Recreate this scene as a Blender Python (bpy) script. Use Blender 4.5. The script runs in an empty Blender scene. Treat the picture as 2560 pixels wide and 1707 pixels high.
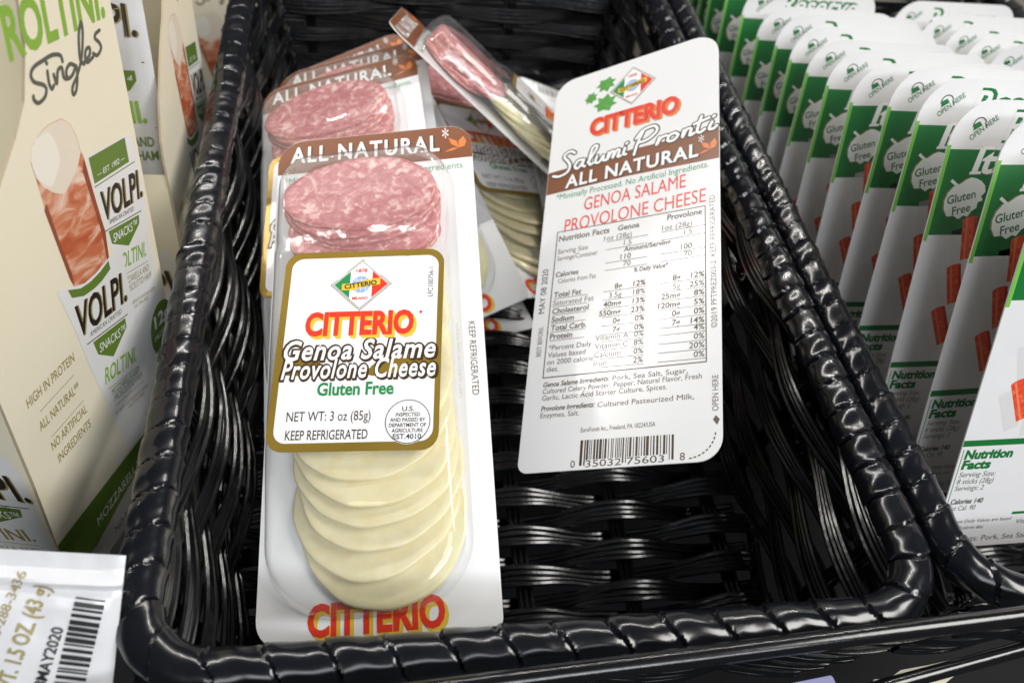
import bpy, bmesh, math, random
from mathutils import Vector, Matrix, noise

random.seed(11)
S = bpy.context.scene
COL = S.collection
R = math.radians

# ------------------------------------------------------------------ camera
# world: x right, y away from the shopper, z up; the camera is the origin
cam_d = bpy.data.cameras.new("camera")
cam = bpy.data.objects.new("camera", cam_d)
COL.objects.link(cam)
S.camera = cam
CW = Matrix(((0.98580, 0.02075, -0.16663), (-0.12187, 0.77107, -0.62498), (0.11552, 0.63641, 0.76265)))
cam.matrix_world = CW.to_4x4()
cam_d.sensor_width = 36
cam_d.lens = 36 * 2000 / 2560
cam_d.clip_start = 0.01
cam_d.clip_end = 20
cam_d.dof.use_dof = True
cam_d.dof.focus_distance = 0.345
cam_d.dof.aperture_fstop = 9.0

# ------------------------------------------------------------------ world, lamps, exposure
W = bpy.data.worlds.new("World")
S.world = W
W.use_nodes = True
W.node_tree.nodes["Background"].inputs[0].default_value = (0.86, 0.93, 1.0, 1)
W.node_tree.nodes["Background"].inputs[1].default_value = 0.07
S.view_settings.view_transform = 'Standard'
S.view_settings.look = 'None'
S.view_settings.gamma = 1
S.view_settings.exposure = 0
S.view_settings.use_curve_mapping = False
S.render.engine = 'CYCLES'
S.cycles.max_bounces = 12
S.cycles.transparent_max_bounces = 24
S.cycles.caustics_reflective = False
S.cycles.caustics_refractive = False
S.cycles.use_denoising = True


def lamp(name, loc, target, power, sx, sy=None, col=(1, 1, 1), shape=None, spread=180):
    d = bpy.data.lights.new(name, 'AREA')
    d.shape = shape or ('RECTANGLE' if sy else 'DISK')
    d.size = sx
    if sy:
        d.size_y = sy
    d.energy = power
    d.color = col
    d.spread = R(spread)
    o = bpy.data.objects.new(name, d)
    COL.objects.link(o)
    o.location = loc
    o.rotation_euler = (Vector(target) - Vector(loc)).to_track_quat('-Z', 'Y').to_euler()
    return o


# the refrigerated case's LED strip, one small round lamp per diode cluster
for i in range(24):
    x = -1.25 + i * 0.09
    lamp("case_led", (x, 0.92, 0.52), (x * 0.4, 0.25, -0.3), 0.50, 0.024, col=(1.0, 0.97, 0.92))
# fluorescent rows on the shop ceiling, behind and above the shopper
lamp("ceiling_tube", (0.45, -1.5, 1.25), (0.1, 0.3, -0.3), 24, 1.6, 0.16, col=(0.93, 0.96, 1.0))
lamp("ceiling_tube", (0.2, -1.7, 2.0), (0.05, 0.25, -0.3), 27, 2.0, 0.7, col=(0.90, 0.95, 1.0))
lamp("ceiling_tube", (1.25, -0.15, 1.15), (-0.1, 0.25, -0.25), 27, 0.9, 0.6, col=(1.0, 0.98, 0.94))


# ------------------------------------------------------------------ materials
MATS = {}


def mat(name, col, rough=0.5, spec=0.5, bump=0.0, bscale=400, var=0.0, vscale=60, coat=0.0, sss=0.0, metal=0.0, detail=3, rvar=0.0):
    if name in MATS:
        return MATS[name]
    m = bpy.data.materials.new(name)
    m.use_nodes = True
    nt = m.node_tree
    b = nt.nodes["Principled BSDF"]
    b.inputs["Base Color"].default_value = (*col, 1)
    b.inputs["Roughness"].default_value = rough
    b.inputs["Specular IOR Level"].default_value = spec
    b.inputs["Metallic"].default_value = metal
    b.inputs["Coat Weight"].default_value = coat
    b.inputs["Coat Roughness"].default_value = 0.08
    tc = nt.nodes.new("ShaderNodeTexCoord")
    if sss:
        b.inputs["Subsurface Weight"].default_value = sss
        b.inputs["Subsurface Radius"].default_value = (0.004, 0.003, 0.002)
        b.inputs["Subsurface Scale"].default_value = 0.6
    if var:
        n = nt.nodes.new("ShaderNodeTexNoise")
        n.inputs["Scale"].default_value = vscale
        n.inputs["Detail"].default_value = 4
        mx = nt.nodes.new("ShaderNodeMix")
        mx.data_type = 'RGBA'
        mx.inputs[6].default_value = tuple(c * (1 - var) for c in col) + (1,)
        mx.inputs[7].default_value = tuple(min(1, c * (1 + var)) for c in col) + (1,)
        nt.links.new(tc.outputs["Object"], n.inputs["Vector"])
        nt.links.new(n.outputs["Fac"], mx.inputs[0])
        nt.links.new(mx.outputs[2], b.inputs["Base Color"])
    if rvar:
        n3 = nt.nodes.new("ShaderNodeTexNoise")
        n3.inputs["Scale"].default_value = 70
        n3.inputs["Detail"].default_value = 6
        mr = nt.nodes.new("ShaderNodeMapRange")
        mr.inputs[1].default_value = 0.35
        mr.inputs[2].default_value = 0.75
        mr.inputs[3].default_value = rough
        mr.inputs[4].default_value = min(1, rough + rvar)
        nt.links.new(tc.outputs["Object"], n3.inputs["Vector"])
        nt.links.new(n3.outputs["Fac"], mr.inputs[0])
        nt.links.new(mr.outputs[0], b.inputs["Roughness"])
    if bump:
        n2 = nt.nodes.new("ShaderNodeTexNoise")
        n2.inputs["Scale"].default_value = bscale
        n2.inputs["Detail"].default_value = detail
        bp = nt.nodes.new("ShaderNodeBump")
        bp.inputs["Strength"].default_value = bump
        bp.inputs["Distance"].default_value = 0.001
        nt.links.new(tc.outputs["Object"], n2.inputs["Vector"])
        nt.links.new(n2.outputs["Fac"], bp.inputs["Height"])
        nt.links.new(bp.outputs["Normal"], b.inputs["Normal"])
    MATS[name] = m
    return m


def ramp_mat(name, stops, scale, rough=0.4, kind='noise', sss=0.0, bump=0.2, stretch=(1, 1, 1), distort=0.0, detail=6, spec=0.5):
    m = bpy.data.materials.new(name)
    m.use_nodes = True
    nt = m.node_tree
    b = nt.nodes["Principled BSDF"]
    tc = nt.nodes.new("ShaderNodeTexCoord")
    mp = nt.nodes.new("ShaderNodeMapping")
    mp.inputs["Scale"].default_value = stretch
    n = nt.nodes.new("ShaderNodeTexNoise")
    n.inputs["Scale"].default_value = scale
    n.inputs["Detail"].default_value = detail
    n.inputs["Distortion"].default_value = distort
    r = nt.nodes.new("ShaderNodeValToRGB")
    e = r.color_ramp.elements
    e[0].position, e[0].color = stops[0][0], (*stops[0][1], 1)
    e[1].position, e[1].color = stops[-1][0], (*stops[-1][1], 1)
    for p, c in stops[1:-1]:
        k = e.new(p)
        k.color = (*c, 1)
    nt.links.new(tc.outputs["Object"], mp.inputs["Vector"])
    nt.links.new(mp.outputs["Vector"], n.inputs["Vector"])
    nt.links.new(n.outputs["Fac"], r.inputs["Fac"])
    nt.links.new(r.outputs["Color"], b.inputs["Base Color"])
    b.inputs["Roughness"].default_value = rough
    b.inputs["Specular IOR Level"].default_value = spec
    if sss:
        b.inputs["Subsurface Weight"].default_value = sss
        b.inputs["Subsurface Radius"].default_value = (0.004, 0.002, 0.0015)
        b.inputs["Subsurface Scale"].default_value = 0.5
    if bump:
        bp = nt.nodes.new("ShaderNodeBump")
        bp.inputs["Strength"].default_value = bump
        bp.inputs["Distance"].default_value = 0.001
        nt.links.new(n.outputs["Fac"], bp.inputs["Height"])
        nt.links.new(bp.outputs["Normal"], b.inputs["Normal"])
    MATS[name] = m
    return m


def film_mat(name, haze, tint=(1, 1, 1), rough=0.06, bump=0.12):
    """thin clear plastic film: see-through, fresnel gloss, a little milky"""
    m = bpy.data.materials.new(name)
    m.use_nodes = True
    nt = m.node_tree
    nt.nodes.remove(nt.nodes["Principled BSDF"])
    out = nt.nodes["Material Output"]
    tr = nt.nodes.new("ShaderNodeBsdfTransparent")
    tr.inputs[0].default_value = (*tint, 1)
    df = nt.nodes.new("ShaderNodeBsdfDiffuse")
    df.inputs[0].default_value = (0.85, 0.86, 0.86, 1)
    gl = nt.nodes.new("ShaderNodeBsdfGlossy")
    gl.inputs["Roughness"].default_value = rough
    # Schlick reflectance from the facing angle: the same from both sides of the film
    fc = nt.nodes.new("ShaderNodeLayerWeight")
    fc.inputs["Blend"].default_value = 0.5
    pw = nt.nodes.new("ShaderNodeMath")
    pw.operation = 'POWER'
    pw.inputs[1].default_value = 3.0
    fr = nt.nodes.new("ShaderNodeMath")
    fr.operation = 'MULTIPLY_ADD'
    fr.inputs[1].default_value = 0.85
    fr.inputs[2].default_value = 0.045
    m1 = nt.nodes.new("ShaderNodeMixShader")
    m1.inputs[0].default_value = haze
    m2 = nt.nodes.new("ShaderNodeMixShader")
    tc = nt.nodes.new("ShaderNodeTexCoord")
    n = nt.nodes.new("ShaderNodeTexNoise")
    n.inputs["Scale"].default_value = 120
    n.inputs["Detail"].default_value = 4
    bp = nt.nodes.new("ShaderNodeBump")
    bp.inputs["Strength"].default_value = bump
    bp.inputs["Distance"].default_value = 0.001
    L = nt.links.new
    L(tc.outputs["Object"], n.inputs["Vector"])
    L(n.outputs["Fac"], bp.inputs["Height"])
    L(bp.outputs["Normal"], gl.inputs["Normal"])
    L(fc.outputs["Facing"], pw.inputs[0])
    L(pw.outputs[0], fr.inputs[0])
    L(tr.outputs[0], m1.inputs[1])
    L(df.outputs[0], m1.inputs[2])
    L(fr.outputs[0], m2.inputs[0])
    L(m1.outputs[0], m2.inputs[1])
    L(gl.outputs[0], m2.inputs[2])
    L(m2.outputs[0], out.inputs[0])
    MATS[name] = m
    return m


mat("card white", (0.80, 0.80, 0.80), 0.17, 0.5, bump=0.14, bscale=38, detail=3)
mat("white ink", (0.84, 0.84, 0.83), 0.3)
mat("brown band", (0.20, 0.065, 0.022), 0.3, var=0.15, vscale=25)
mat("brown dark", (0.055, 0.030, 0.014), 0.3)
mat("brown text", (0.11, 0.075, 0.045), 0.35)
mat("red ink", (0.72, 0.045, 0.022), 0.3)
mat("yellow ink", (0.72, 0.50, 0.05), 0.3)
mat("orange ink", (0.68, 0.20, 0.05), 0.3)
mat("green ink", (0.02, 0.24, 0.07), 0.3)
mat("leaf green", (0.10, 0.33, 0.06), 0.3, var=0.4, vscale=300)
mat("blue ink", (0.28, 0.42, 0.78), 0.3)
mat("black ink", (0.012, 0.012, 0.012), 0.35)
mat("gold ink", (0.33, 0.215, 0.035), 0.24, 0.5, var=0.25, vscale=30, metal=0.35)
mat("label white", (0.80, 0.80, 0.81), 0.16, 0.5, bump=0.12, bscale=60)
mat("cardboard cream", (0.78, 0.715, 0.55), 0.5, 0.3, bump=0.08, bscale=500, var=0.03, vscale=30)
mat("cardboard raw", (0.47, 0.38, 0.26), 0.8, 0.2, bump=0.3, bscale=800, var=0.12)
mat("olive ink", (0.115, 0.20, 0.025), 0.4, var=0.2, vscale=40)
mat("bright olive", (0.22, 0.40, 0.04), 0.4)
mat("grey ink", (0.085, 0.095, 0.075), 0.4)
mat("gold text", (0.30, 0.24, 0.08), 0.4)
mat("warm black", (0.022, 0.014, 0.014), 0.4)
mat("pouch white", (0.64, 0.64, 0.655), 0.22, 0.5, bump=0.9, bscale=38)
mat("pouch print", (0.73, 0.72, 0.70), 0.45)
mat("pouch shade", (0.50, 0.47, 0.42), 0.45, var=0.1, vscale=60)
mat("prosciutto dark print", (0.27, 0.06, 0.025), 0.45, var=0.3, vscale=90)
mat("mozzarella pale print", (0.80, 0.755, 0.65), 0.45)
mat("mozzarella print", (0.74, 0.66, 0.53), 0.45, var=0.1, vscale=40)
ramp_mat("prosciutto print", [(0.33, (0.44, 0.085, 0.03)), (0.46, (0.54, 0.17, 0.075)), (0.55, (0.68, 0.38, 0.26)), (0.64, (0.78, 0.60, 0.48))], 55, 0.45, bump=0, stretch=(1.0, 1.9, 1), distort=1.1, detail=5)
mat("pack green", (0.012, 0.15, 0.035), 0.25, 0.5, var=0.1, vscale=30)
mat("lime edge", (0.16, 0.45, 0.06), 0.3)
mat("film white", (0.70, 0.69, 0.69), 0.22, 0.5, bump=0.35, bscale=55, var=0.03, vscale=40)
mat("tray white", (0.78, 0.78, 0.77), 0.3)
mat("stick dark print", (0.40, 0.025, 0.012), 0.3, var=0.2, vscale=400)
mat("stick light print", (0.80, 0.20, 0.09), 0.3, var=0.25, vscale=500)
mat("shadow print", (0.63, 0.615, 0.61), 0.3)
ramp_mat("stick print", [(0.3, (0.60, 0.045, 0.018)), (0.55, (0.72, 0.09, 0.035)), (0.75, (0.78, 0.24, 0.11))], 420, 0.3, bump=0)
mat("wicker black", (0.0035, 0.0037, 0.0044), 0.2, 0.65, bump=0.13, bscale=260, rvar=0.05)
mat("wrap black", (0.0055, 0.006, 0.0085), 0.16, 0.55, bump=0.10, bscale=110, detail=2, rvar=0.07)
mat("rail black", (0.006, 0.006, 0.007), 0.16, 0.5, bump=0.05, bscale=300)
mat("shelf dark", (0.006, 0.006, 0.007), 0.6, 0.2, var=0.2)
mat("panel beige", (0.30, 0.275, 0.235), 0.55, var=0.08, vscale=8)
mat("tag cream", (0.60, 0.57, 0.43), 0.5, var=0.1, vscale=60)
mat("ticket lilac", (0.40, 0.40, 0.66), 0.4, var=0.05)
ramp_mat("salami", [(0.36, (0.43, 0.115, 0.125)), (0.50, (0.50, 0.165, 0.17)), (0.58, (0.60, 0.28, 0.265)), (0.68, (0.76, 0.52, 0.48))], 245, 0.3, sss=0.2, bump=0.3, distort=0.6, detail=7)
ramp_mat("salami edge", [(0.36, (0.50, 0.14, 0.13)), (0.52, (0.58, 0.22, 0.20)), (0.66, (0.76, 0.50, 0.44))], 240, 0.3, sss=0.25, bump=0.25, stretch=(1, 1.5, 3), distort=0.5, detail=5)
ramp_mat("cheese", [(0.3, (0.77, 0.68, 0.38)), (0.7, (0.82, 0.755, 0.50))], 160, 0.3, sss=0.4, bump=0.10, detail=6)
film_mat("blister film", 0.07, rough=0.07, bump=0.24)
film_mat("lid film", 0.03)

# ------------------------------------------------------------------ building helpers


def link(name, me, parent=None, mats=None):
    if mats:
        for m in mats:
            me.materials.append(MATS[m])
    o = bpy.data.objects.new(name, me)
    COL.objects.link(o)
    if parent:
        o.parent = parent
    return o


def tag(o, label, cat, group=None, kind=None):
    if label:
        o["label"] = label
    if cat:
        o["category"] = cat
    if group:
        o["group"] = group
    if kind:
        o["kind"] = kind
    return o


def thing(name, label, cat, group=None, M=None):
    o = bpy.data.objects.new(name, None)
    o.empty_display_size = 0.02
    COL.objects.link(o)
    if M is not None:
        o.matrix_world = M
    return tag(o, label, cat, group)


def copy_tree(o, label=None, M=None, skip=()):
    def rec(q, par):
        c = q.copy()
        COL.objects.link(c)
        if par:
            c.parent = par
        for ch in list(q.children):
            if ch.name.split('.')[0] not in skip:
                rec(ch, c)
        return c
    r = rec(o, None)
    if label:
        r["label"] = label
    if M is not None:
        r.matrix_world = M
    return r


def pose(t, rows):
    M = Matrix(rows).to_4x4()
    M.translation = Vector(t)
    return M


def smooth(me, angle=40):
    me.polygons.foreach_set("use_smooth", [True] * len(me.polygons))
    try:
        me.set_sharp_from_angle(angle=R(angle))
    except Exception:
        pass


def mesh(name, v, f, sm=True, angle=40):
    me = bpy.data.meshes.new(name)
    me.from_pydata([tuple(p) for p in v], [], f)
    me.update()
    if sm:
        smooth(me, angle)
    return me


GLYPH = {}


def glyphs(body, bold, shear, space=1.0):
    k = (body, round(bold, 4), round(shear, 3), space)
    if k not in GLYPH:
        c = bpy.data.curves.new("lettering", 'FONT')
        c.body = body
        c.size = 1
        c.offset = bold
        c.shear = shear
        c.resolution_u = 3
        c.space_character = space
        o = bpy.data.objects.new("lettering", c)
        COL.objects.link(o)
        dg = bpy.context.evaluated_depsgraph_get()
        me = bpy.data.meshes.new_from_object(o.evaluated_get(dg))
        vs = [(p.co.x, p.co.y) for p in me.vertices]
        fs = [tuple(p.vertices) for p in me.polygons]
        flip = bool(me.polygons) and me.polygons[0].normal.z < 0
        if flip:
            fs = [tuple(reversed(q)) for q in fs]
        bpy.data.objects.remove(o)
        bpy.data.meshes.remove(me)
        bpy.data.curves.remove(c)
        GLYPH[k] = (vs, fs)
    return GLYPH[k]


CAP = 0.0


class Print:
    """flat artwork in millimetres, stacked in hair-thin layers on a surface"""

    def __init__(s, dz=0.03):
        s.v, s.f, s.m, s.names, s.dz = [], [], [], [], dz

    def mi(s, m):
        if m not in s.names:
            s.names.append(m)
        return s.names.index(m)

    def add(s, pts, faces, m, layer):
        b = len(s.v)
        s.v += [(p[0], p[1], (layer + (p[2] if len(p) > 2 else 0)) * s.dz) for p in pts]
        k = s.mi(m)
        for q in faces:
            s.f.append(tuple(b + i for i in q))
            s.m.append(k)

    def poly(s, pts, m, layer=1):
        a = sum(pts[i][0] * pts[(i + 1) % len(pts)][1] - pts[(i + 1) % len(pts)][0] * pts[i][1] for i in range(len(pts)))
        if a < 0:
            pts = list(reversed(pts))
        s.add(pts, [tuple(range(len(pts)))], m, layer)

    def rect(s, x0, y0, x1, y1, m, layer=1):
        s.poly([(x0, y0), (x1, y0), (x1, y1), (x0, y1)], m, layer)

    def line(s, a, b, w, m, layer=2):
        d = (Vector(b) - Vector(a)).normalized() * (w / 2)
        n = Vector((-d.y, d.x))
        s.poly([Vector(a) - n, Vector(b) - n, Vector(b) + n, Vector(a) + n], m, layer)

    def ell(s, cx, cy, rx, ry, m, layer=1, n=28, rot=0):
        c, q = math.cos(rot), math.sin(rot)
        s.poly([(cx + rx * math.cos(t) * c - ry * math.sin(t) * q, cy + rx * math.cos(t) * q + ry * math.sin(t) * c) for t in [2 * math.pi * i / n for i in range(n)]], m, layer)

    def ring(s, cx, cy, r, w, m, layer=2, n=36, a0=0, a1=2 * math.pi):
        p, f = [], []
        for i in range(n + 1):
            t = a0 + (a1 - a0) * i / n
            p += [(cx + (r - w / 2) * math.cos(t), cy + (r - w / 2) * math.sin(t)), (cx + (r + w / 2) * math.cos(t), cy + (r + w / 2) * math.sin(t))]
        for i in range(n):
            f.append((2 * i, 2 * i + 1, 2 * i + 3, 2 * i + 2))
        s.add(p, f, m, layer)

    def strips(s, cx, cy, w, h, r, m, layer=0, n=40, nx=1):
        """rounded rectangle cut into bands so that it can follow a curve"""
        ys = sorted(set([-h / 2 + h * i / n for i in range(n + 1)] + [sg * (h / 2 - r + r * math.sin(R(a))) for a in range(0, 91, 15) for sg in (-1, 1)]))
        p, f = [], []
        for y in ys:
            d = max(0, abs(y) - (h / 2 - r))
            hw = w / 2 - r + math.sqrt(max(0, r * r - d * d))
            for i in range(nx + 1):
                p.append((cx - hw + 2 * hw * i / nx, cy + y))
        for i in range(len(ys) - 1):
            for j in range(nx):
                a = i * (nx + 1) + j
                f.append((a, a + 1, a + nx + 2, a + nx + 1))
        s.add(p, f, m, layer)

    def text(s, body, x, y, cap, m, layer=3, width=None, al='l', rot=0, bold=0.0, shear=0.0, space=1.0, arc=0.0):
        vs, fs = glyphs(body, bold, shear, space)
        if not vs:
            return
        x0 = min(p[0] for p in vs)
        x1 = max(p[0] for p in vs)
        sy = cap / CAP
        sx = width / (x1 - x0) if width else sy
        wd = (x1 - x0) * sx
        off = {'l': 0, 'c': -wd / 2, 'r': -wd}[al]
        c, q = math.cos(R(rot)), math.sin(R(rot))
        out = []
        for p in vs:
            a, b = (p[0] - x0) * sx + off, p[1] * sy
            b += arc * a * a
            out.append((x + a * c - b * q, y + a * q + b * c))
        s.add(out, fs, m, layer)

    def stroke(s, pts, w, m, layer=3, sub=6):
        """brush stroke through points (Catmull-Rom)"""
        P = [Vector(p) for p in pts]
        P = [P[0]] + P + [P[-1]]
        q = []
        for i in range(1, len(P) - 2):
            for k in range(sub):
                t = k / sub
                a, b, c, d = P[i - 1], P[i], P[i + 1], P[i + 2]
                q.append(0.5 * ((2 * b) + (c - a) * t + (2 * a - 5 * b + 4 * c - d) * t * t + (3 * b - a - 3 * c + d) * t ** 3))
        q.append(P[-2])
        v, f = [], []
        for i, p in enumerate(q):
            d = (q[min(i + 1, len(q) - 1)] - q[max(i - 1, 0)])
            d = d.normalized() if d.length > 1e-6 else Vector((1, 0))
            n = Vector((-d.y, d.x)) * w / 2
            v += [(p - n).to_3d() + Vector((0, 0, i * .03)), (p + n).to_3d() + Vector((0, 0, i * .03))]
        for i in range(len(q) - 1):
            f.append((2 * i, 2 * i + 2, 2 * i + 3, 2 * i + 1))
        s.add(v, f, m, layer)
        for e, k in ((q[0], -.05), (q[-1], len(q) * .03)):
            s.ell(e.x, e.y, w / 2, w / 2, m, layer + k, n=10)

    def merge(s, other, fn):
        b = len(s.v)
        s.v += [fn(p) for p in other.v]
        mp = [s.mi(n) for n in other.names]
        for q, k in zip(other.f, other.m):
            s.f.append(tuple(b + i for i in q))
            s.m.append(mp[k])

    def build(s, name, parent=None, fn=None, sm=False):
        v = [fn(p) if fn else p for p in s.v]
        me = bpy.data.meshes.new(name)
        me.from_pydata([(a / 1000, b / 1000, c / 1000) for a, b, c in v], [], s.f)
        me.update()
        me.polygons.foreach_set("material_index", s.m)
        if sm:
            smooth(me, 30)
        return link(name, me, parent, s.names)


_v, _f = glyphs("H", 0, 0)
CAP = max(p[1] for p in _v)


def rrect(w0, w1, h0, h1, radii, n=8, chamfer=()):
    """outline of a sheet, corners in the order BR, TR, TL, BL"""
    C = [(w1, h0, -90), (w1, h1, 0), (w0, h1, 90), (w0, h0, 180)]
    out = []
    for i, ((x, y, a), r) in enumerate(zip(C, radii)):
        sx = -1 if x == w1 else 1
        sy = 1 if y == h0 else -1
        cx, cy = x + sx * r, y + sy * r
        for k in range(n + 1):
            t = R(a + 90 * k / n)
            out.append((cx + r * math.cos(t), cy + r * math.sin(t)))
    return out


def sheet(pr, outline, m_top, m_edge, thick, m_back=None, bow=None):
    """a card of real thickness: top at z=0, back at -thick"""
    n = len(outline)
    b = len(pr.v)
    pr.v += [(x, y, 0) for x, y in outline] + [(x, y, -thick) for x, y in outline]
    pr.f.append(tuple(b + i for i in range(n)))
    pr.m.append(pr.mi(m_top))
    pr.f.append(tuple(b + n + i for i in reversed(range(n))))
    pr.m.append(pr.mi(m_back or m_top))
    for i in range(n):
        j = (i + 1) % n
        pr.f.append((b + j, b + i, b + n + i, b + n + j))
        pr.m.append(pr.mi(m_edge))


def tube_rows(paths, r, sides=7, flat=1.0):
    V, F = [], []
    for path in paths:
        b = len(V)
        n = len(path)
        for i, p in enumerate(path):
            d = (path[min(i + 1, n - 1)] - path[max(i - 1, 0)]).normalized()
            up = Vector((0, 0, 1)) if abs(d.z) < 0.9 else Vector((0, 1, 0))
            a = d.cross(up).normalized()
            c = a.cross(d).normalized()
            for k in range(sides):
                t = 2 * math.pi * k / sides
                V.append(p + a * (r * math.cos(t)) + c * (r * math.sin(t)))
        for i in range(n - 1):
            for k in range(sides):
                k2 = (k + 1) % sides
                F.append((b + i * sides + k, b + i * sides + k2, b + (i + 1) * sides + k2, b + (i + 1) * sides + k))
        F.append(tuple(b + k for k in reversed(range(sides))))
        F.append(tuple(b + (n - 1) * sides + k for k in range(sides)))
    return V, F


def box_mesh(x0, x1, y0, y1, z0, z1, bev=0.0):
    bm = bmesh.new()
    bmesh.ops.create_cube(bm, size=1)
    for v in bm.verts:
        v.co = Vector((x0 + (v.co.x + .5) * (x1 - x0), y0 + (v.co.y + .5) * (y1 - y0), z0 + (v.co.z + .5) * (z1 - z0)))
    if bev:
        bmesh.ops.bevel(bm, geom=bm.edges[:], offset=bev, segments=2, affect='EDGES')
    me = bpy.data.meshes.new("panel")
    bm.to_mesh(me)
    bm.free()
    return me


# ------------------------------------------------------------------ setting
g = link("shelf_deck", box_mesh(-1.2, 1.6, -0.3, 1.3, -0.64, -0.62), None, ["shelf dark"])
tag(g, "dark metal shelf deck under the baskets and boxes", "shelf", kind="structure")
bp_ = link("shelf_back", box_mesh(0.30, 1.6, 0.80, 0.82, -0.5, 0.05), None, ["panel beige"])
tag(bp_, "shaded grey beige back panel of the shelf behind the white packs", "panel", kind="structure")

# ------------------------------------------------------------------ wicker basket
X0, X1, Y0, Y1, ZR, ZF, INS = -0.084, 0.212, 0.093, 0.640, -0.285, -0.385, 0.016


def rim_path(rc=0.030, ds=0.0008):
    pts = []
    segs = [((X0 + rc, Y0), (X1 - rc, Y0), (X1 - rc, Y0 + rc), -90), ((X1, Y0 + rc), (X1, Y1 - rc), (X1 - rc, Y1 - rc), 0),
            ((X1 - rc, Y1), (X0 + rc, Y1), (X0 + rc, Y1 - rc), 90), ((X0, Y1 - rc), (X0, Y0 + rc), (X0 + rc, Y0 + rc), 180)]
    for a, b, c, ang in segs:
        a, b, c = Vector(a), Vector(b), Vector(c)
        n = int((b - a).length / ds)
        for i in range(n):
            p = a + (b - a) * (i / n)
            d = (b - a).normalized()
            pts.append((p, d))
        m = int(rc * math.pi / 2 / ds)
        for i in range(m):
            t = R(ang + 90 * i / m)
            pts.append((c + rc * Vector((math.cos(t), math.sin(t))), Vector((-math.sin(t), math.cos(t)))))
    return pts


def make_rim():
    pts = rim_path()
    sides, pitch, r0 = 40, 0.0200, 0.0079
    V, F = [], []
    n = len(pts)
    total = n * 0.0008
    steps = []
    acc = 0.0
    for p, d in pts:                       # the wrap is looser along the front than along the sides
        steps.append(acc)
        acc += 0.0008 / (0.0198 if p.y < Y0 + 0.012 else 0.0146)
    turns = round(acc)
    steps = [q * turns / acc for q in steps]
    rnd = [random.Random(900 + k).random() for k in range(turns * 2 + 10)]
    for i, (p, d) in enumerate(pts):
        out = Vector((d.y, -d.x, 0))
        for k in range(sides):
            t = 2 * math.pi * k / sides
            nrm = out * math.cos(t) + Vector((0, 0, 1)) * math.sin(t)
            ph = steps[i] + 0.26 * math.sin(t - 0.9) + 0.04 * math.sin(3 * t + i * 0.01)
            w = math.floor(ph)
            fr = ph - w
            h = rnd[w % turns]
            ph2 = fr + (h - .5) * 0.10
            rr = r0 + 0.00013 * math.sin(math.pi * min(1, max(0, ph2))) + 0.00085 * (1 - fr) ** 0.8 + (h - .5) * 0.0004
            rr += 0.00016 * math.sin(9 * fr + h * 20 + t * 1.5) * (0.3 + h)
            if fr < 0.05:
                rr += 0.0004 * (1 - abs(fr - 0.025) / 0.025)
            if fr > 0.955:
                rr -= 0.0006
            q = Vector((p.x, p.y, ZR)) + nrm * rr
            q += nrm * 0.00018 * noise.noise(Vector((q.x * 120, q.y * 120, q.z * 160 + w * 3)))
            V.append(q)
    for i in range(n):
        i2 = (i + 1) % n
        for k in range(sides):
            k2 = (k + 1) % sides
            F.append((i * sides + k, i2 * sides + k, i2 * sides + k2, i * sides + k2))
    return mesh("rim", V, F, True, 50)


def weave_rows(origin, along, up, inward, length, rows, pitch, sp, a0, amp, strands, sw, start=0, tuck=0.0, step=0.004, taper=0.0):
    """bundles of strands running 'along', one bundle per row, waving in and out round the stakes"""
    paths = []
    for j in range(rows):
        lead = taper * j
        L = length + 2 * lead
        n = max(4, int(L / step))
        for s in range(strands):
            path = []
            jit = random.uniform(-.0004, .0004)
            for i in range(n + 1):
                a = -lead + L * i / n
                cph = math.cos(math.pi * ((a - a0) / sp) + math.pi * (j + start))
                off = (s - (strands - 1) / 2) * sw * (0.74 + 0.30 * abs(cph)) + jit
                b = (j + 0.5) * pitch + off
                wob = 0.0005 * noise.noise(Vector((a * 60, j * 3.1, s * 1.7)))
                path.append(origin + along * a + up * (b + wob) + inward * (amp * cph + 0.0006 * math.cos(s * 2.4) + wob))
            paths.append(path)
    return paths


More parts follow.
